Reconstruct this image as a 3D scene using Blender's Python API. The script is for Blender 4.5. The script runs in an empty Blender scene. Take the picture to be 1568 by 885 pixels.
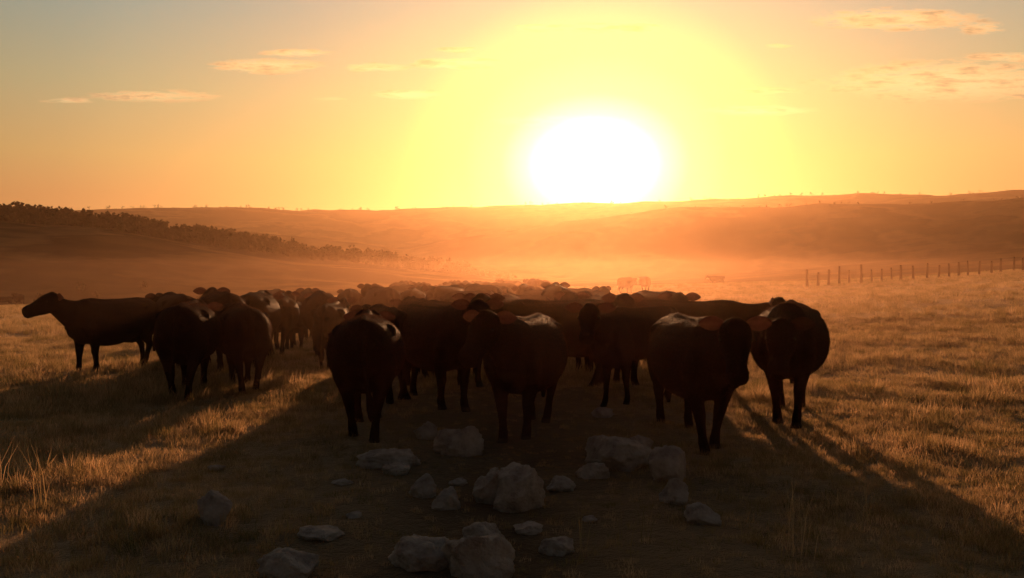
import bpy, bmesh, math, random
import numpy as np
from mathutils import Vector, Matrix, noise as mnoise
random.seed(7); rng=np.random.default_rng(7)
scene=bpy.context.scene
scene.view_settings.view_transform='Standard'
scene.view_settings.look='None'; scene.view_settings.exposure=0
F=1358.0; CX=784.0; HY=415.0; H=1.8
SUN_AZ=math.radians(5.3); SUN_EL=math.radians(6.9)
SUND=Vector((math.sin(SUN_AZ)*math.cos(SUN_EL),math.cos(SUN_AZ)*math.cos(SUN_EL),math.sin(SUN_EL)))

# ---------------------------------------------------------------- node helpers
class NT:
    def __init__(s,tree): s.t=tree; s.n=tree.nodes; s.l=tree.links
    def new(s,typ,**kw):
        nd=s.n.new(typ)
        for k,v in kw.items(): setattr(nd,k,v)
        return nd
    def put(s,sock,v):
        if isinstance(v,bpy.types.NodeSocket): s.l.new(v,sock)
        else: sock.default_value=v
    def m(s,op,a,b=0.0,c=0.0,clamp=False):
        nd=s.n.new('ShaderNodeMath'); nd.operation=op; nd.use_clamp=clamp
        s.put(nd.inputs[0],a); s.put(nd.inputs[1],b); s.put(nd.inputs[2],c)
        return nd.outputs[0]
    def ramp(s,fac,stops,interp='LINEAR'):
        nd=s.n.new('ShaderNodeValToRGB'); cr=nd.color_ramp; cr.interpolation=interp
        while len(cr.elements)<len(stops): cr.elements.new(0.5)
        for e,(p,c) in zip(cr.elements,stops):
            e.position=p; e.color=(c[0],c[1],c[2],1) if not isinstance(c,float) else (c,c,c,1)
        s.put(nd.inputs[0],fac); return nd.outputs[0]
    def noise(s,vec,scale,detail=4,rough=.55):
        nd=s.n.new('ShaderNodeTexNoise'); nd.inputs['Scale'].default_value=scale
        nd.inputs['Detail'].default_value=detail; nd.inputs['Roughness'].default_value=rough
        if vec is not None: s.l.new(vec,nd.inputs['Vector'])
        return nd.outputs['Fac']
    def mix(s,fac,a,b,mode='MIX'):
        nd=s.n.new('ShaderNodeMix'); nd.data_type='RGBA'; nd.blend_type=mode
        s.put(nd.inputs[0],fac); 
        s.put(nd.inputs[6],a if isinstance(a,bpy.types.NodeSocket) else (*a,1))
        s.put(nd.inputs[7],b if isinstance(b,bpy.types.NodeSocket) else (*b,1))
        return nd.outputs[2]
def mat(name):
    m=bpy.data.materials.new(name); m.use_nodes=True
    t=NT(m.node_tree); b=t.n.get('Principled BSDF'); return m,t,b

# ---------------------------------------------------------------- world
w=bpy.data.worlds.new("World"); scene.world=w; w.use_nodes=True
t=NT(w.node_tree); t.n.clear()
out=t.new('ShaderNodeOutputWorld')
sky=t.new('ShaderNodeTexSky',sky_type='NISHITA'); sky.sun_disc=False
sky.sun_elevation=SUN_EL; sky.sun_rotation=SUN_AZ; sky.dust_density=3.0
tc=t.new('ShaderNodeTexCoord'); sep=t.new('ShaderNodeSeparateXYZ'); t.l.new(tc.outputs['Generated'],sep.inputs[0])
X,Y,Z=sep.outputs
base=t.ramp(Z,[(0.0,(.60,.20,.05)),(.075,(.64,.25,.07)),(.12,(.63,.36,.11)),(.19,(.46,.39,.19)),(.29,(.24,.34,.30)),(.45,(.14,.16,.16)),(.75,(.07,.075,.08)),(1.0,(.05,.055,.07))])
dp=t.new('ShaderNodeVectorMath',operation='DOT_PRODUCT'); t.l.new(tc.outputs['Generated'],dp.inputs[0]); dp.inputs[1].default_value=SUND
ang=t.m('MULTIPLY',t.m('ARCCOSINE',t.m('MINIMUM',dp.outputs['Value'],0.99999)),180/math.pi)
away=t.ramp(t.m('DIVIDE',ang,180.0),[(0.0,1.0),(.16,1.0),(.33,.48),(.6,.25),(1.0,.17)])
base=t.mix(1.0,base,away,'MULTIPLY')
# the bloom round a low sun is flattened: wider than tall
dz=t.m('MULTIPLY',t.m('SUBTRACT',Z,math.sin(SUN_EL)-.004),57.3)
kf=t.m('ADD',.3,t.m('SUBTRACT',1.0,t.m('DIVIDE',ang,9.0),clamp=True))
angE=t.m('SQRT',t.m('ADD',t.m('MULTIPLY',ang,ang),t.m('MULTIPLY',kf,t.m('MULTIPLY',dz,dz))))
halo=t.ramp(t.m('DIVIDE',angE,40.0),[(0.0,(1,1,1)),(.08,(.9,.9,.6)),(.11,(.62,.62,.25)),(.15,(.40,.39,.04)),(.21,(.27,.27,.0)),(.245,(.18,.175,.0)),(.31,(.11,.075,.0)),(.5,(.08,.035,.0)),(.8,(.0,.0,.0))],'LINEAR')
# thin streak clouds placed on the sky dome
yy=t.m('MAXIMUM',Y,0.05); U=t.m('DIVIDE',X,yy); V=t.m('DIVIDE',Z,yy)
cv=t.new('ShaderNodeCombineXYZ'); t.put(cv.inputs[0],t.m('MULTIPLY',U,24.0)); t.put(cv.inputs[1],t.m('MULTIPLY',V,130.0))
cn=t.noise(cv.outputs[0],1.0,8,.70)
mask=None
for (px,py,rx,ry,s) in [(1370,32,165,22,1.2),(1450,125,250,40,1.25),(1550,90,100,12,1),(410,103,110,15,1.25),(455,83,70,8,1.2),(700,99,85,12,1.4),(575,105,70,9,1.2),(625,146,70,10,1.3),(870,186,140,11,1.5),(1160,170,110,11,1.3),(820,45,50,8,1.1),(240,148,130,13,1.0),(110,155,60,6,1),(930,45,110,10,1),(1170,140,70,8,1),(1190,72,30,5,1),(1500,45,50,14,.9),(700,78,50,6,.9),(510,152,40,5,.8)]:
    u0=(px-CX)/F; v0=(HY-py)/F
    a=t.m('POWER',t.m('ABSOLUTE',t.m('DIVIDE',t.m('SUBTRACT',U,u0),rx/F)),2.0); b=t.m('POWER',t.m('ABSOLUTE',t.m('DIVIDE',t.m('SUBTRACT',V,v0),ry/F)),2.0)
    k=t.m('MULTIPLY',t.m('SUBTRACT',1.0,t.m('ADD',a,b),clamp=True),s)
    mask=k if mask is None else t.m('MAXIMUM',mask,k)
cl=t.m('MULTIPLY',t.m('SUBTRACT',t.m('ADD',t.m('MULTIPLY',mask,.8),t.m('MULTIPLY',t.m('SUBTRACT',cn,.5),3.2)),.26),1.8,clamp=True)
cl=t.m('MULTIPLY',cl,t.m('MULTIPLY',mask,2.2,clamp=True))
cloudcol=t.ramp(cn,[(.40,(1.0,.70,.32)),(.53,(.88,.50,.21)),(.66,(.40,.25,.13))])
base=t.mix(t.m('MULTIPLY',cl,.9),base,cloudcol)
tot=t.mix(1.0,base,t.mix(1.0,halo,(2.0,2.0,2.0),'MULTIPLY'),'ADD')
bg1=t.new('ShaderNodeBackground'); t.l.new(sky.outputs[0],bg1.inputs[0]); bg1.inputs[1].default_value=0.008
bg2=t.new('ShaderNodeBackground'); t.l.new(tot,bg2.inputs[0]); bg2.inputs[1].default_value=0.9
add=t.new('ShaderNodeAddShader'); t.l.new(bg1.outputs[0],add.inputs[0]); t.l.new(bg2.outputs[0],add.inputs[1]); t.l.new(add.outputs[0],out.inputs[0])

sl=bpy.data.lights.new('sun','SUN'); sl.energy=5; sl.angle=math.radians(.6); sl.color=(1,.42,.17)
so=bpy.data.objects.new('sun',sl); scene.collection.objects.link(so); so.rotation_euler=SUND.to_track_quat('Z','Y').to_euler(); so.location=(10,60,40)

# ---------------------------------------------------------------- terrain function
def vnoise(x,y,seed=0):
    x=np.asarray(x,float); y=np.asarray(y,float)
    xi=np.floor(x).astype(np.int64); yi=np.floor(y).astype(np.int64); fx=x-xi; fy=y-yi
    fx=fx*fx*(3-2*fx); fy=fy*fy*(3-2*fy)
    def h(a,b):
        n=(a*374761393+b*668265263+seed*982451653)&0xffffffff
        n=((n^(n>>13))*1274126177)&0xffffffff; n=n^(n>>16)
        return (n&0xffff)/65535.0
    return (h(xi,yi)*(1-fx)+h(xi+1,yi)*fx)*(1-fy)+(h(xi,yi+1)*(1-fx)+h(xi+1,yi+1)*fx)*fy
def fbm(x,y,seed=0,o=4):
    s=0;a=.5
    for i in range(o): s=s+a*vnoise(x*2**i,y*2**i,seed+i); a*=.5
    return s-.47
PX=[-900,0,150,300,450,600,784,960,1040,1250,1400,1568,2500]
CR=[472,470,468,465,458,452,446,441,438,432,424,413,395]
L1=[300,342,350,371,393,408,428,432,428,408,398,384,340]
L2=[335,345,348,352,366,381,357,328,320,313,310,306,300]
L3=[322,325,324,322,321,320,318,312,309,303,299,294,285]
def ground(x,y):
    x=np.asarray(x,float); y=np.asarray(y,float)
    r=np.hypot(x,y); b=np.clip(np.arctan2(x,y),-.95,.95); px=CX+F*np.tan(b); cb=np.cos(b)
    def zz(tab,D): return H+D*cb*(HY-np.interp(px,PX,tab))/F
    zc=zz(CR,90); z1=zz(L1,420); z2=zz(L2,800); z3=zz(L3,1300)
    left=np.clip((784-px)/500,0,1)
    ctr=[(0,0*r),(18,0*r),(90,zc),(150,zc-1-4*left),(420,z1),(540,np.minimum(z1-4*left-1,z2)),(800,z2),(930,z2-10),(1300,z3),(3000,z3-120)]
    z=np.zeros_like(r)
    for (ra,za),(rb,zb) in zip(ctr[:-1],ctr[1:]):
        u=np.clip((r-ra)/(rb-ra),0,1); u=u*u*(3-2*u) if ra>=90 else u
        z=np.where((r>=ra)&(r<=rb),za*(1-u)+zb*u,z)
    z=np.where(r>3000,zz(L3,1300)-120,z)
    z=z+fbm(x*.9,y*.9,3)*.16*np.clip(r/6,0,1)+fbm(x*.16,y*.16,5,2)*.30*np.clip((r-6)/20,0,1)
    fr=np.clip((r-120)/500,0,1)
    z=z+fbm(x*.011,y*.011,9)*12*fr+fbm(x*.05,y*.05,12,3)*1.8*fr
    return z
def gz(x,y): return float(ground(np.array([x]),np.array([y]))[0])

def mesh_obj(name,verts,faces,mats,smooth=True):
    me=bpy.data.meshes.new(name); me.from_pydata(verts,[],faces); me.update()
    if smooth: me.polygons.foreach_set('use_smooth',[True]*len(me.polygons))
    for m in mats: me.materials.append(m)
    o=bpy.data.objects.new(name,me); scene.collection.objects.link(o); return o

# ground material (pasture with a trodden dirt track running up under the herd)
gm,t,b=mat('pasture')
geo=t.new('ShaderNodeNewGeometry'); P=geo.outputs['Position']
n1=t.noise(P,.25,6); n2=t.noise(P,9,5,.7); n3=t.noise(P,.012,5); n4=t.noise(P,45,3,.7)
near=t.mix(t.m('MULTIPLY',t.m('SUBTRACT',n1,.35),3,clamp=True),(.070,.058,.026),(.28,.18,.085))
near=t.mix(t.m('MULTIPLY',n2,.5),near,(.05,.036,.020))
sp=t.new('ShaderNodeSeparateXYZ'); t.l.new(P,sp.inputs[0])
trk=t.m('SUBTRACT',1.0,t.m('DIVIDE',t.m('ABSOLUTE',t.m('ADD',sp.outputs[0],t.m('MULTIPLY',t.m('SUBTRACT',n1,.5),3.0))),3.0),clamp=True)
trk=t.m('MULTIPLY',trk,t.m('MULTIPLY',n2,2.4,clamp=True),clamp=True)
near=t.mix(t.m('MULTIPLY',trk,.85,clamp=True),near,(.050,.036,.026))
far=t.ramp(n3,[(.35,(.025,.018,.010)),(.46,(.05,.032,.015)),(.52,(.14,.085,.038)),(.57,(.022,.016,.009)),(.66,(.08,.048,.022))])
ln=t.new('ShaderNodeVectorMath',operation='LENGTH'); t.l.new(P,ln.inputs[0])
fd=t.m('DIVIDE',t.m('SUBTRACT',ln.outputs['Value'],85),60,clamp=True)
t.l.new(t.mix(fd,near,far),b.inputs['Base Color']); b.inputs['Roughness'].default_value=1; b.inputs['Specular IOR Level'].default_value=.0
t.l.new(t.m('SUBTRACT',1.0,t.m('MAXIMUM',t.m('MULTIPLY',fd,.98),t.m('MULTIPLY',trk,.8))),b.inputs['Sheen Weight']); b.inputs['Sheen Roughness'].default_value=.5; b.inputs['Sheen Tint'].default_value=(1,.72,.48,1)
bp=t.new('ShaderNodeBump'); bp.inputs['Strength'].default_value=.9; bp.inputs['Distance'].default_value=.06
t.l.new(t.m('ADD',n2,t.m('MULTIPLY',n4,.4)),bp.inputs['Height']); t.l.new(bp.outputs[0],b.inputs['Normal'])
bs=np.radians(np.concatenate([np.arange(-180,-48,4),np.arange(-48,48,.2),np.arange(48,180,4)]))
rs=np.concatenate([[0.01],1.2*np.exp(np.linspace(0,math.log(3000/1.2),520))])
RR,BB=np.meshgrid(rs,bs,indexing='ij'); gx=RR*np.sin(BB); gy=RR*np.cos(BB); gzv=ground(gx,gy)
nb=len(bs); verts=np.stack([gx.ravel(),gy.ravel(),gzv.ravel()],1)
i=np.arange(len(rs)-1)[:,None]*nb; j=np.arange(nb)[None,:]; j2=(j+1)%nb
faces=np.stack([(i+j).ravel(),(i+nb+j).ravel(),(i+nb+j2).ravel(),(i+j2).ravel()],1)[:, ::-1]
me=bpy.data.meshes.new('ground'); me.from_pydata(verts.tolist(),[],faces.tolist()); me.update(); me.polygons.foreach_set('use_smooth',[True]*len(me.polygons)); me.materials.append(gm)
g=bpy.data.objects.new('ground',me); scene.collection.objects.link(g)
if me.polygons[len(me.polygons)//2].normal.z<0: me.flip_normals()

# ---------------------------------------------------------------- haze volumes (real dusty air)
def volbox(name,lo,hi,dens,g,col):
    bm=bmesh.new(); bmesh.ops.create_cube(bm,size=1)
    for v in bm.verts:
        for k in range(3): v.co[k]=lo[k] if v.co[k]<0 else hi[k]
    me=bpy.data.meshes.new(name); bm.to_mesh(me); bm.free()
    m=bpy.data.materials.new(name+'_air'); m.use_nodes=True; t=NT(m.node_tree); t.n.clear()
    o=t.new('ShaderNodeOutputMaterial'); v=t.new('ShaderNodeVolumeScatter'); v.inputs['Color'].default_value=(*col,1); v.inputs['Density'].default_value=dens; v.inputs['Anisotropy'].default_value=g
    t.l.new(v.outputs[0],o.inputs['Volume']); me.materials.append(m)
    ob=bpy.data.objects.new(name,me); scene.collection.objects.link(ob)
volbox('haze',(-2600,-400,-60),(2600,2900,135),.00024,.78,(1,.62,.36))
volbox('ground_dust',(-30,11.0,-4),(30,50,2.3),.0030,.80,(1,.55,.32))

# ---------------------------------------------------------------- cow
hide,t,b=mat('black_hide')
tcn=t.new('ShaderNodeTexCoord'); nn=t.noise(tcn.outputs['Object'],70,4,.7); nl=t.noise(tcn.outputs['Object'],5,4)
hc=t.ramp(nl,[(.3,(.006,.0045,.005)),(.7,(.016,.010,.009))]); t.l.new(hc,b.inputs['Base Color'])
b.inputs['Roughness'].default_value=.5; b.inputs['Specular IOR Level'].default_value=.06
bp=t.new('ShaderNodeBump'); bp.inputs['Strength'].default_value=.6; bp.inputs['Distance'].default_value=.012; t.l.new(nn,bp.inputs['Height']); t.l.new(bp.outputs[0],b.inputs['Normal'])
dfh=t.new('ShaderNodeBsdfDiffuse'); t.l.new(hc,dfh.inputs[0]); t.l.new(bp.outputs[0],dfh.inputs['Normal'])
mxh=t.new('ShaderNodeMixShader'); mxh.inputs[0].default_value=.13; t.l.new(dfh.outputs[0],mxh.inputs[1]); t.l.new(b.outputs[0],mxh.inputs[2]); t.l.new(mxh.outputs[0],t.n.get('Material Output').inputs[0])
hoofm,t,b=mat('hoof'); nz=t.noise(None,20); t.l.new(t.ramp(nz,[(.3,(.02,.015,.01)),(.7,(.05,.04,.03))]),b.inputs['Base Color']); b.inputs['Roughness'].default_value=.6; b.inputs['Specular IOR Level'].default_value=.05
earm=bpy.data.materials.new('ear_skin'); earm.use_nodes=True; t=NT(earm.node_tree); b=t.n.get('Principled BSDF'); b.inputs['Base Color'].default_value=(.02,.012,.010,1); b.inputs['Specular IOR Level'].default_value=.02
tr=t.new('ShaderNodeBsdfTranslucent'); nz=t.noise(None,30); t.l.new(t.ramp(nz,[(.3,(.08,.03,.022)),(.7,(.20,.08,.06))]),tr.inputs[0]); mx=t.new('ShaderNodeMixShader'); mx.inputs[0].default_value=.15
t.l.new(b.outputs[0],mx.inputs[1]); t.l.new(tr.outputs[0],mx.inputs[2]); t.l.new(mx.outputs[0],t.n.get('Material Output').inputs[0])
eyem,t,b=mat('eye'); nz=t.noise(None,5); t.l.new(t.ramp(nz,[(.3,(.01,.006,.004)),(.7,(.02,.01,.006))]),b.inputs['Base Color']); b.inputs['Roughness'].default_value=.1
# coat hairs: short translucent hairs that catch the light along the outline
hairm=bpy.data.materials.new('coat_hair'); hairm.use_nodes=True; t=NT(hairm.node_tree); t.n.clear()
oi=t.new('ShaderNodeObjectInfo'); hcol=t.ramp(oi.outputs['Random'],[(0.0,(.03,.014,.010)),(1.0,(.22,.10,.065))])
d1=t.new('ShaderNodeBsdfDiffuse'); t.l.new(t.mix(.93,hcol,(.007,.005,.005)),d1.inputs[0]); d2=t.new('ShaderNodeBsdfTranslucent'); t.l.new(hcol,d2.inputs[0]); mx=t.new('ShaderNodeMixShader'); mx.inputs[0].default_value=.3
t.l.new(d1.outputs[0],mx.inputs[1]); t.l.new(d2.outputs[0],mx.inputs[2]); o_=t.new('ShaderNodeOutputMaterial'); t.l.new(mx.outputs[0],o_.inputs[0])
hcolc=bpy.data.collections.new('coat_hairs')
for k in range(3):
    v=[];f=[]
    for q in range(4):
        a=random.uniform(0,6.28); x,y=random.uniform(-.006,.006),random.uniform(-.006,.006); l=random.uniform(.008,.018); n0=len(v)
        v+=[(x-.0007*math.cos(a),y-.0007*math.sin(a),-.002),(x+.0007*math.cos(a),y+.0007*math.sin(a),-.002),(x+random.uniform(-.008,.008),y+random.uniform(-.008,.008),l)]; f.append((n0,n0+1,n0+2))
    me=bpy.data.meshes.new('hair%d'%k); me.from_pydata(v,[],f); me.materials.append(hairm); hcolc.objects.link(bpy.data.objects.new('hair_%d'%k,me))
def new_ng(name):
    ng=bpy.data.node_groups.new(name,'GeometryNodeTree'); ng.interface.new_socket(name='Geometry',in_out='INPUT',socket_type='NodeSocketGeometry'); ng.interface.new_socket(name='Geometry',in_out='OUTPUT',socket_type='NodeSocketGeometry'); return ng
cng=new_ng('coat'); N=cng.nodes; Lk=cng.links
gi=N.new('NodeGroupInput'); gout=N.new('NodeGroupOutput'); dist=N.new('GeometryNodeDistributePointsOnFaces'); dist.inputs['Density'].default_value=2600
iop=N.new('GeometryNodeInstanceOnPoints'); ci=N.new('GeometryNodeCollectionInfo'); ci.inputs['Collection'].default_value=hcolc; ci.inputs['Separate Children'].default_value=True; ci.inputs['Reset Children'].default_value=True
jn=N.new('GeometryNodeJoinGeometry')
Lk.new(gi.outputs[0],dist.inputs['Mesh']); Lk.new(dist.outputs['Points'],iop.inputs['Points']); Lk.new(dist.outputs['Rotation'],iop.inputs['Rotation']); Lk.new(ci.outputs[0],iop.inputs['Instance']); iop.inputs['Pick Instance'].default_value=True
Lk.new(gi.outputs[0],jn.inputs[0]); Lk.new(iop.outputs[0],jn.inputs[0]); Lk.new(jn.outputs[0],gout.inputs[0])

def loft(bm,secs,n=20,p=2.2):
    rings=[]
    for (c,lat,ver) in secs:
        ring=[]
        for k in range(n):
            a=2*math.pi*k/n; ca,sa=math.cos(a),math.sin(a)
            ca=math.copysign(abs(ca)**(2/p),ca); sa=math.copysign(abs(sa)**(2/p),sa)
            ring.append(bm.verts.new(c+lat*ca+ver*sa))
        rings.append(ring)
    for r0,r1 in zip(rings[:-1],rings[1:]):
        for k in range(n): bm.faces.new((r0[k],r0[(k+1)%n],r1[(k+1)%n],r1[k]))
    bm.faces.new(rings[0][::-1]); bm.faces.new(rings[-1])
def cr(p0,p1,p2,p3,t):
    return .5*((2*p1)+(-p0+p2)*t+(2*p0-5*p1+4*p2-p3)*t*t+(-p0+3*p1-3*p2+p3)*t**3)
def dense(rows,k=4):
    A=np.array(rows,float); A=np.vstack([2*A[0]-A[1],A,2*A[-1]-A[-2]]); o=[]
    for i in range(1,len(A)-2):
        for j in range(k): o.append(cr(A[i-1],A[i],A[i+1],A[i+2],j/k))
    o.append(A[-2]); return o

def cow_mesh(name,neck_z=0.0,neck_yaw=0.0,head_yaw=0.0,head_pitch=-38,gait=0.0,fat=1.0,tail=0.0,calf=False,vox=.02):
    bm=bmesh.new(); V=Vector
    # trunk: x, zc, hz, hy
    rows=[(-1.00,1.10,.07,.07),(-.96,1.05,.21,.18),(-.85,1.01,.29,.27),(-.68,.985,.325,.325),(-.48,.955,.355,.365),(-.22,.91,.395,.42*fat),(.05,.885,.42,.445*fat),(.30,.885,.41,.415*fat),(.52,.91,.39,.345),(.70,.945,.355,.28),(.84,.98,.29,.215),(.93,1.02,.21,.15)]
    if calf: rows=[(a,b+.06*(1 if i>2 else 0),c*.82,d*.74) for i,(a,b,c,d) in enumerate(rows)]
    loft(bm,[(V((r[0],0,r[1])),V((0,max(r[3],.02),0)),V((0,0,max(r[2],.02)))) for r in dense(rows,3)],24,2.15)
    loft(bm,[(V((x,0,z)),V((0,.055,0)),V((0,0,.06))) for x,z in [(-1.02,1.17),(-.9,1.255),(-.6,1.285),(-.2,1.27),(.2,1.27),(.5,1.30),(.66,1.29),(.85,1.22)]],12)
    for s in (1,-1):
        loft(bm,[(V((-.40,s*.20,1.13)),V((0,.10,0)),V((0,0,.07))),(V((-.50,s*.26,1.15)),V((0,.09,0)),V((0,0,.09))),(V((-.60,s*.21,1.13)),V((0,.08,0)),V((0,0,.07)))],12)
        loft(bm,[(V((-1.02,s*.10,1.05)),V((0,.05,0)),V((0,0,.06))),(V((-.85,s*.13,1.07)),V((0,.09,0)),V((0,0,.12)))],12)
        loft(bm,[(V((.72,s*.13,1.20)),V((.09,0,0)),V((0,.06,0))),(V((.72,s*.19,1.0)),V((.15,0,0)),V((0,.09,0))),(V((.70,s*.21,.82)),V((.17,0,0)),V((0,.10,0))),(V((.62,s*.19,.65)),V((.12,0,0)),V((0,.08,0)))],14)
    loft(bm,[(V((.45,0,.61)),V((0,.14,0)),V((0,0,.09))),(V((.72,0,.67)),V((0,.15,0)),V((0,0,.13))),(V((.95,0,.82)),V((0,.11,0)),V((0,0,.14)))],14)
    if not calf: loft(bm,[(V((-.62,0,.62)),V((0,.14,0)),V((0,0,.09))),(V((-.45,0,.56)),V((0,.14,0)),V((0,0,.09))),(V((-.22,0,.57)),V((0,.10,0)),V((0,0,.07)))],14)
    pts=[]; pos=V((.70,0,1.02)); d0=.56; n=7
    for k in range(n):
        f=k/(n-1); yaw=math.radians(neck_yaw)*f
        pitch=math.atan2(.46+neck_z,1.0)*(.4+.6*f)
        rad_v=[.34,.305,.265,.235,.205,.18,.16][k]; rad_l=[.24,.215,.18,.155,.135,.12,.11][k]
        if calf: rad_v*=.8; rad_l*=.8
        dirv=V((math.cos(pitch)*math.cos(yaw),math.cos(pitch)*math.sin(yaw),math.sin(pitch)))
        lat=V((0,0,1)).cross(dirv).normalized(); ver=dirv.cross(lat)
        pts.append((pos.copy(),lat*rad_l,ver*rad_v))
        pos=pos+dirv*d0/(n-1)
    loft(bm,pts,20)
    yaw=math.radians(neck_yaw+head_yaw); pit=math.radians(head_pitch)
    dirv=V((math.cos(pit)*math.cos(yaw),math.cos(pit)*math.sin(yaw),math.sin(pit)))
    lat=V((0,0,1)).cross(dirv).normalized(); ver=dirv.cross(lat).normalized()
    hp=pts[-1][0]+V((0,0,.08))-dirv*.0
    q=1.0 if calf else 1.10
    hs=[(-.06,.0,.075,.075),(0,.0,.115,.120),(.08,.0,.142,.140),(.17,-.01,.146,.130),(.27,-.022,.124,.100),(.36,-.03,.102,.084),(.43,-.032,.100,.096),(.48,-.036,.088,.094),(.51,-.04,.056,.066)]
    hs=[tuple(c*q for c in r) for r in hs]
    loft(bm,[(hp+dirv*a+ver*o,lat*l,ver*v) for a,o,v,l in dense(hs,3)],20,2.6)
    loft(bm,[(hp+dirv*-.04+ver*.08,lat*.065,ver*.05),(hp+dirv*.02+ver*.13,lat*.065,ver*.05),(hp+dirv*.1+ver*.125,lat*.06,ver*.03)],12)
    for s in (1,-1):
        g1=gait*(1 if s>0 else -1)
        hind=[(-.62,.15,1.02,.22,.13),(-.64,.185,.86,.25,.155),(-.60,.20,.70,.21,.14),(-.64,.195,.58,.145,.105),(-.73,.185,.50,.095,.077),(-.80,.18,.43,.073,.062),(-.795,.175,.34,.056,.049),(-.785,.17,.22,.050,.044),(-.775,.17,.13,.058,.052),(-.74,.17,.07,.059,.054),(-.72,.17,.035,.070,.062),(-.715,.17,0.0,.074,.064)]
        fore=[(.66,.17,.86,.16,.09),(.60,.185,.72,.14,.095),(.58,.175,.58,.105,.085),(.585,.165,.47,.080,.070),(.59,.16,.39,.070,.064),(.585,.16,.32,.056,.052),(.58,.16,.20,.048,.044),(.58,.16,.125,.056,.052),(.60,.16,.07,.058,.054),(.625,.16,.035,.068,.060),(.63,.16,0.0,.072,.063)]
        for leg,gg in ((hind,g1*.22),(fore,-g1*.22)):
            R=[]
            for (x,y,z,fx,ly) in leg:
                k=max(0,(.75-z)/.75); k2=.8 if calf else 1
                R.append((x+gg*k,y*(.8 if calf else 1)-.06*k,z,fx*k2,ly*k2))
            loft(bm,[(V((r[0],s*r[1],r[2])),V((r[3],0,0)),V((0,r[4],0))) for r in dense(R,3)],14,2.0)
    T=[(-.97,0,1.20,.045),(-1.04,0,1.15,.038),(-1.07,tail*.02,1.0,.030),(-1.06,tail*.05,.80,.027),(-1.05,tail*.09,.60,.028),(-1.045,tail*.12,.48,.040),(-1.04,tail*.14,.36,.042),(-1.03,tail*.15,.26,.025)]
    loft(bm,[(V(r[:3]),V((r[3],0,0)),V((0,r[3],0))) for r in dense(T,3)],12,2.0)
    bmesh.ops.recalc_face_normals(bm,faces=bm.faces)
    me=bpy.data.meshes.new(name+'_raw'); bm.to_mesh(me); bm.free()
    ob=bpy.data.objects.new('tmp',me); scene.collection.objects.link(ob)
    r=ob.modifiers.new('r','REMESH'); r.mode='VOXEL'; r.voxel_size=vox; r.use_smooth_shade=True
    sm=ob.modifiers.new('s','SMOOTH'); sm.factor=.5; sm.iterations=4
    dg=bpy.context.evaluated_depsgraph_get(); m2=bpy.data.meshes.new_from_object(ob.evaluated_get(dg))
    bpy.data.objects.remove(ob)
    bm=bmesh.new(); bm.from_mesh(m2); bpy.data.meshes.remove(m2)
    for f in bm.faces:
        f.smooth=True; f.material_index=1 if f.calc_center_median().z<.06 else 0
    for s in (1,-1):
        root=hp+lat*(s*.105)+ver*.065+dirv*.0
        ed=(lat*s*1.0-dirv*.10+V((0,0,.04))).normalized(); wv=(V((0,0,1))-ed*ed.z).normalized(); nv=ed.cross(wv).normalized()
        if nv.dot(dirv)<0: nv=-nv
        grid=[]
        L=.225
        for a in range(9):
            f=a/8; ww=.066*math.sin(math.pi*min(1,(f*.86+.12)))**.8+.003
            grid.append([bm.verts.new(root+ed*(L*f)+wv*(ww*c-.02*f*f)-nv*(.03*(1-c*c)*(1-f*.5))) for c in (-1,-.6,-.2,.2,.6,1)])
        for a in range(8):
            for c in range(5):
                f=bm.faces.new((grid[a][c],grid[a+1][c],grid[a+1][c+1],grid[a][c+1])); f.smooth=True; f.material_index=2
        e=bmesh.ops.create_uvsphere(bm,u_segments=10,v_segments=6,radius=.024,matrix=Matrix.Translation(hp+dirv*.17+lat*s*.128+ver*.05))
        for v in e['verts']:
            for f in v.link_faces: f.material_index=3; f.smooth=True
    me=bpy.data.meshes.new(name); bm.to_mesh(me); bm.free()
    for m in (hide,hoofm,earm,eyem): me.materials.append(m)
    return me
def place_cow(me,px,d,rel,s=1.0,dz=0):
    x=d*(px-CX)/F; o=bpy.data.objects.new('cow',me); scene.collection.objects.link(o)
    b=math.atan2(x,d); o.location=(x,d,gz(x,d)-.015+dz); o.rotation_euler=(0,0,math.radians(rel)-b); o.scale=(s,s,s)
    if d<17: md=o.modifiers.new('coat','NODES'); md.node_group=cng
    return o
# rel: -90 faces the camera, 90 away, 0 right, 180 left
C=lambda **k: cow_mesh('cow_mesh',**k)
place_cow(C(neck_z=.10,neck_yaw=10,head_yaw=-24,gait=.9,head_pitch=-52),1062,9.6,-74,1.02)
place_cow(C(neck_z=-.42,neck_yaw=-6,head_yaw=0,gait=-.6,head_pitch=-55),1209,10.9,-92,1.06)
place_cow(C(neck_z=-.25,gait=.7,fat=1.0,tail=-.6),560,10.1,88,1.0)
place_cow(C(neck_z=.28,neck_yaw=-34,head_yaw=14,gait=.5,fat=1.05),806,9.9,-102,.98)
place_cow(C(neck_z=.32,neck_yaw=6,head_yaw=-25,gait=-.6),662,12.1,-64,1.02)
place_cow(C(neck_z=.28,neck_yaw=10,head_yaw=20,gait=.8),850,13.2,-145,1.03)
place_cow(C(neck_z=.20,neck_yaw=6,head_yaw=20,gait=.8,calf=True,head_pitch=-40),980,12.2,-122,.99)
place_cow(C(neck_z=.32,neck_yaw=-14,head_yaw=-8,gait=.5,head_pitch=-18),172,16.2,-136,.98)
AW=[C(neck_z=-.3,gait=.8,tail=.5),C(neck_z=-.2,neck_yaw=18,gait=-.7,tail=-.8),C(neck_z=.0,neck_yaw=-20,gait=.3)]
TW=[C(neck_z=.1,neck_yaw=12,gait=.6),C(neck_z=-.1,neck_yaw=-20,gait=-.5)]
CA=C(neck_z=.1,gait=.6,calf=True)
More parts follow.
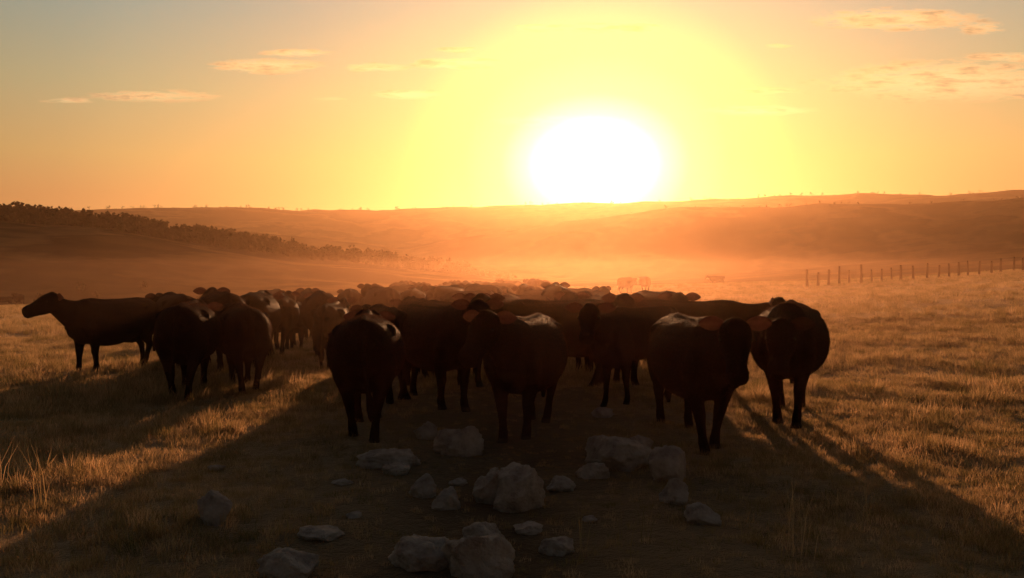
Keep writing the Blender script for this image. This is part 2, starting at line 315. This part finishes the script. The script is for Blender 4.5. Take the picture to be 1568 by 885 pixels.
L=[(AW[0],288,13.0,82,1.03),(AW[1],372,13.8,96,.98),(AW[2],336,16.6,100,1.1),(AW[1],270,17.5,100,1.04),(AW[0],392,17.6,80,1.06),(AW[2],428,20,85,.98),
 (AW[0],415,29,75,1.1),(AW[1],455,22,88,.85),(AW[0],492,19.5,93,1.04),(CA,508,17,80,.95),(AW[2],473,25,95,1.1),(AW[1],536,27,90,1.08),(AW[1],592,12.9,100,.97),
 (TW[0],925,14.8,-80,1.07),(TW[1],905,16.5,-100,1.1),(TW[0],1058,13.4,-28,1.04),(TW[1],1005,16.5,-70,1.1),(AW[2],852,20.5,95,1.17),(TW[0],880,24,-60,1.05),
 (TW[1],690,14.5,-60,1.0),(AW[0],640,16,100,1.0),(TW[0],760,16,-110,1.05),(AW[1],800,19,120,1.03),(AW[0],720,20,60,1.03),(TW[0],945,20,-90,1.0),
 (TW[0],1098,112,180,.9),(AW[0],958,70,60,1.0),(AW[1],988,74,100,1.0),(CA,6,88,170,.8),(CA,29,88,110,.95)]
for a in L: place_cow(a[0],a[1],a[2],a[3],a[4])
ALL=AW+TW
for row,(d,n_) in enumerate([(24,5),(28,6),(33,6),(39,7),(46,8),(54,8)]):
    for k in range(n_):
        px=552+(k+.5+random.uniform(-.28,.28))*285/n_; dd=d+random.uniform(-1.6,1.6)
        place_cow(random.choice(ALL),px,dd,random.choice([90,84,100,75,110])+random.uniform(-12,12),random.uniform(.97,1.14))

# ---------------------------------------------------------------- rocks
rm,t,b=mat('limestone'); tcn=t.new('ShaderNodeTexCoord'); a=t.noise(tcn.outputs['Object'],4,7,.7); c=t.noise(tcn.outputs['Object'],22,5,.7)
col=t.ramp(a,[(.32,(.18,.13,.11)),(.48,(.50,.40,.35)),(.64,(.70,.60,.54))]); t.l.new(t.mix(t.m('MULTIPLY',c,.4),col,(.11,.09,.08)),b.inputs['Base Color']); b.inputs['Roughness'].default_value=.7
bp=t.new('ShaderNodeBump'); bp.inputs['Distance'].default_value=.06; bp.inputs['Strength'].default_value=1; t.l.new(t.m('ADD',c,a),bp.inputs['Height']); t.l.new(bp.outputs[0],b.inputs['Normal'])
def rock(px,py,wpx,hpx,seed):
    d=H*F/(py-HY); w=wpx*d/F; h=hpx*d/F
    rnd=random.Random(seed); bm=bmesh.new(); bmesh.ops.create_icosphere(bm,subdivisions=5,radius=1)
    planes=[(Vector((rnd.gauss(0,1),rnd.gauss(0,1),rnd.gauss(.2,.8))).normalized(),rnd.uniform(.60,.88)) for _ in range(13)]
    for v in bm.verts:
        p=v.co.copy()
        for n,dd in planes:
            q=p.dot(n)
            if q>dd: p-=n*(q-dd)*.9
        nn=mnoise.fractal(p*1.8+Vector((seed*3.1,0,0)),1,2,5); p*=1+.18*nn
        p*=1+.06*mnoise.noise(p*6+Vector((seed,0,0)))+.035*mnoise.noise(p*16+Vector((seed,0,0)))
        v.co=Vector((p.x*w*.56,p.y*w*.5,p.z*h*.75))
    me=bpy.data.meshes.new('rock'); bm.to_mesh(me); bm.free(); me.materials.append(rm)
    for pl in me.polygons: pl.use_smooth=True
    o=bpy.data.objects.new('rock',me); scene.collection.objects.link(o); x=d*(px-CX)/F
    o.location=(x,d+w*.3,gz(x,d)+h*.3); o.rotation_euler=(0,0,rnd.uniform(-.5,.5))
ROCKS=[(590,716,95,24),(606,726,48,14),(703,697,75,40),(748,770,52,52),(797,780,84,72),(683,784,44,32),(647,765,44,30),(948,716,94,50),(912,732,48,26),(1030,738,62,50),(1038,775,48,34),(1078,806,62,26),(862,748,46,20),(320,812,56,48),(742,836,66,30),(855,850,52,24),(642,878,98,44),(730,896,108,66),(435,892,98,38),(488,832,66,18),(806,820,44,14),(327,720,22,10),(652,672,40,24),(925,640,40,12),(520,742,30,8),(980,690,50,26),(540,800,24,8),(905,800,22,8),(700,740,26,10)]
for k,(px,py,w_,h_) in enumerate(ROCKS): rock(px,py,w_,h_,k+1)

# ---------------------------------------------------------------- fence
wm,t,b=mat('weathered_wood'); nz=t.noise(None,14); t.l.new(t.ramp(nz,[(.3,(.02,.014,.010)),(.7,(.05,.038,.028))]),b.inputs['Base Color']); b.inputs['Roughness'].default_value=.9; b.inputs['Specular IOR Level'].default_value=.02
bm=bmesh.new(); tops=[]
fp=[]; px=1236
while px<1900:
    f=(px-1236)/332; D=70+8*f; fp.append((px,D)); px+=random.uniform(13,21)
for k,(px,D) in enumerate(fp):
    x=D*(px-CX)/F; z=gz(x,D); h=random.uniform(1.05,1.3)+(.35 if k in(0,3,5) else 0); lean=random.uniform(-.09,.09); r0=random.uniform(.09,.13)
    loft(bm,[(Vector((x+lean*u,D+lean*.5*u,z-.15+u*(h+.15))),Vector((r0*(1-.25*u),0,0)),Vector((0,r0*(1-.25*u),0))) for u in (0,.3,.6,.97,1.0)],8,2.0)
    tops.append((x,D,z,h,lean))
for a,b2 in zip(tops[:-1],tops[1:]):
    for hh in (.35,.62,.88):
        A=Vector((a[0]+a[4]*hh,a[1]-.06,a[2]+hh)); B=Vector((b2[0]+b2[4]*hh,b2[1]-.06,b2[2]+hh)); M=(A+B)/2-Vector((0,0,.03))
        loft(bm,[(q,Vector((0,.008,0)),Vector((0,0,.008))) for q in (A,M,B)],5,2.0)
me=bpy.data.meshes.new('wooden_fence'); bm.to_mesh(me); bm.free(); me.materials.append(wm); o=bpy.data.objects.new('wooden_fence',me); scene.collection.objects.link(o)

# ---------------------------------------------------------------- distant tree mass
lm,t,b=mat('foliage'); geo=t.new('ShaderNodeNewGeometry'); nz=t.noise(geo.outputs['Position'],.5,4); t.l.new(t.ramp(nz,[(.3,(.008,.009,.004)),(.7,(.028,.025,.010))]),b.inputs['Base Color']); b.inputs['Roughness'].default_value=.9; b.inputs['Specular IOR Level'].default_value=.0
tv=[];tf=[];tm=[]
def leafq(c,s):
    n=rng.normal(size=3); n/=np.linalg.norm(n); a=np.cross(n,[.3,.5,.8]); a/=np.linalg.norm(a); b_=np.cross(n,a)
    k=len(tv)
    for (p,q) in ((-1,-.6),(.8,-1),(1,.7),(-.5,1)): tv.append(tuple(c+a*p*s+b_*q*s))
    tf.append((k,k+1,k+2,k+3)); tm.append(0)
def tree(x,y,h,n=150):
    z=gz(x,y); k=len(tv); r=h*.035
    for zz_,rr in ((z-.3,r*1.4),(z+h*.6,r*.6)):
        for a in range(5): tv.append((x+rr*math.cos(a*1.257),y+rr*math.sin(a*1.257),zz_))
    for a in range(5): tf.append((k+a,k+(a+1)%5,k+5+(a+1)%5,k+5+a)); tm.append(1)
    nb=rng.integers(6,10); bl=[]
    for q in range(nb):
        f=q/(nb-1); sp=.32*(1-.55*f); bl.append((np.array([x+rng.normal()*h*sp,y+rng.normal()*h*sp,z+h*(.12+.66*f)]),h*rng.uniform(.17,.27)))
    for _ in range(n):
        c,R=bl[rng.integers(nb)]; d=rng.normal(size=3); d/=np.linalg.norm(d); leafq(c+d*R*rng.uniform(.3,1.05)*np.array([1.25,1.25,.85]),h*rng.uniform(.05,.10))
def scatter_line(pxa,pxb,r,n,h0,h1,jit,nl=110):
    for _ in range(n):
        px=rng.uniform(pxa,pxb); b_=math.atan((px-CX)/F); rr=r+rng.normal()*jit
        tree(rr*math.sin(b_),rr*math.cos(b_),rng.uniform(h0,h1),nl)
scatter_line(-120,460,410,280,4,8.5,6,130)
scatter_line(440,720,408,170,3,7,8,110)
scatter_line(520,590,560,14,4,9,12)
scatter_line(660,800,420,24,2,4,12)
scatter_line(60,330,190,16,1.2,2.6,12,90)
scatter_line(-100,1750,1290,150,3,6,15,30)
scatter_line(950,1700,800,60,1.5,4,20,30)
o=mesh_obj('tree_line',tv,tf,[lm,wm],False); o.data.polygons.foreach_set('material_index',tm)

# ---------------------------------------------------------------- grass
grm=bpy.data.materials.new('grass_blades'); grm.use_nodes=True; t=NT(grm.node_tree); t.n.clear()
oi=t.new('ShaderNodeObjectInfo'); geo=t.new('ShaderNodeNewGeometry'); nz=t.noise(geo.outputs['Position'],.35,3)
fac=t.m('ADD',t.m('MULTIPLY',oi.outputs['Random'],.5),t.m('MULTIPLY',nz,.5))
col=t.ramp(fac,[(.2,(.13,.12,.045)),(.45,(.40,.28,.13)),(.75,(.74,.50,.30))])
df=t.new('ShaderNodeBsdfDiffuse'); tr=t.new('ShaderNodeBsdfTranslucent'); t.l.new(t.mix(.45,col,(.06,.06,.025)),df.inputs[0]); t.l.new(col,tr.inputs[0])
mx=t.new('ShaderNodeMixShader'); mx.inputs[0].default_value=.62; t.l.new(df.outputs[0],mx.inputs[1]); t.l.new(tr.outputs[0],mx.inputs[2]); o_=t.new('ShaderNodeOutputMaterial'); t.l.new(mx.outputs[0],o_.inputs[0])
gcol=bpy.data.collections.new('grass_tufts')
def tuft(idx,nbl,rad,hmin,hmax,wd,lean):
    v=[];f=[]
    for _ in range(nbl):
        a=random.uniform(0,6.283); r=rad*math.sqrt(random.random()); x,y=r*math.cos(a),r*math.sin(a); h=random.uniform(hmin,hmax); da=random.uniform(0,6.283); ln=random.uniform(.1,lean)*h; wa=random.uniform(0,3.14)
        wx,wy=math.cos(wa)*wd,math.sin(wa)*wd; k=len(v)
        for u,ww in ((0,1),(.5,.8)):
            cx,cy=x+math.cos(da)*ln*u*u,y+math.sin(da)*ln*u*u
            v+= [(cx-wx*ww,cy-wy*ww,h*u-.01),(cx+wx*ww,cy+wy*ww,h*u-.01)]
        v.append((x+math.cos(da)*ln,y+math.sin(da)*ln,h*(1-.2*lean*.5)))
        f+=[(k,k+1,k+3,k+2),(k+2,k+3,k+4)]
    me=bpy.data.meshes.new('tuft%d'%idx); me.from_pydata(v,[],f); me.materials.append(grm); ob=bpy.data.objects.new('tuft_%d'%idx,me); gcol.objects.link(ob)
for k in range(4): tuft(k,34,.10,.03,.085,.0022,.9)
for k in range(4,6): tuft(k,30,.07,.08,.19,.0025,.8)
tuft(6,6,.06,.25,.55,.0022,.45)
pts=[];scl=[];idx=[];rot=[]
def scat(r0,r1,dens,s0,s1,idxs,thr=None,ang=44):
    A=math.radians(ang)*(r1*r1-r0*r0); n=int(A*dens)
    r=np.sqrt(rng.uniform(r0*r0,r1*r1,n)); b_=rng.uniform(-math.radians(ang),math.radians(ang),n); x=r*np.sin(b_); y=r*np.cos(b_)
    cl=fbm(x*.8,y*.8,21)+.5+.4*fbm(x*.2,y*.2,33)
    tr_=np.exp(-((x+.1)/2.5)**2)*np.clip((16-y)/4,0,1)
    keep=np.ones(n,bool) if thr is None else cl-.35*tr_>thr
    keep&=rng.random(n)>tr_*.8
    x,y,cl,tr_=x[keep],y[keep],cl[keep],tr_[keep]; z=ground(x,y); s=rng.uniform(s0,s1,len(x))*(.45+1.1*np.clip(cl,0,1))*(1-.6*tr_)
    for k in range(len(x)):
        pts.append((x[k],y[k],z[k])); scl.append(s[k]); idx.append(random.choice(idxs)); rot.append((random.uniform(-.15,.15),random.uniform(-.15,.15),random.uniform(0,6.28)))
scat(3.5,9,170,.8,1.3,[0,1,2,3]); scat(9,16,90,.9,1.5,[0,1,2,3]); scat(16,32,30,1.2,2.0,[0,1,2,3]); scat(32,110,3.2,1.8,3.2,[0,1,2,3])
scat(3.5,12,30,.8,1.2,[4,5],.52); scat(12,40,8,1.0,1.5,[4,5],.52); scat(3.5,9,.8,.7,1.2,[6],.4)
for (px,d,s) in [(1213,5.6,1.35),(1190,5.7,1.0),(1240,5.5,.9),(890,5.7,.8),(960,5.6,.9),(985,5.8,.8),(1150,5.8,.8),(210,6,.9),(1330,6.2,.9),(60,6.5,1.1)]:
    x=d*(px-CX)/F; pts.append((x,d,gz(x,d))); scl.append(s); idx.append(6); rot.append((0,0,random.uniform(0,6)))
me=bpy.data.meshes.new('grass'); me.from_pydata(pts,[],[])
for nm,ty,arr,key in (('gs','FLOAT',scl,'value'),('gi','INT',idx,'value'),('gr','FLOAT_VECTOR',np.array(rot).ravel(),'vector')):
    at=me.attributes.new(nm,ty,'POINT'); at.data.foreach_set(key,np.asarray(arr,dtype=np.int32 if ty=='INT' else np.float32))
go=bpy.data.objects.new('grass',me); scene.collection.objects.link(go)
ng=new_ng('grass_scatter')
N=ng.nodes; Lk=ng.links; gi=N.new('NodeGroupInput'); gout=N.new('NodeGroupOutput'); iop=N.new('GeometryNodeInstanceOnPoints'); ci=N.new('GeometryNodeCollectionInfo'); ci.inputs['Collection'].default_value=gcol; ci.inputs['Separate Children'].default_value=True; ci.inputs['Reset Children'].default_value=True
def na(nm,ty):
    a=N.new('GeometryNodeInputNamedAttribute'); a.data_type=ty; a.inputs['Name'].default_value=nm; return a.outputs['Attribute']
Lk.new(gi.outputs[0],iop.inputs['Points']); Lk.new(ci.outputs[0],iop.inputs['Instance']); iop.inputs['Pick Instance'].default_value=True
Lk.new(na('gi','INT'),iop.inputs['Instance Index']); Lk.new(na('gr','FLOAT_VECTOR'),iop.inputs['Rotation']); Lk.new(na('gs','FLOAT'),iop.inputs['Scale']); Lk.new(iop.outputs[0],gout.inputs[0])
md=go.modifiers.new('scatter','NODES'); md.node_group=ng
print('grass pts',len(pts))

# ---------------------------------------------------------------- camera
cam=bpy.data.cameras.new('camera'); cam.sensor_width=36; cam.lens=F/1568*36; cam.clip_end=6000; cam.clip_start=.05
co=bpy.data.objects.new('camera',cam); scene.collection.objects.link(co); co.location=(0,0,H); co.rotation_euler=(math.radians(90)-math.atan((442.5-HY)/F),0,0); scene.camera=co
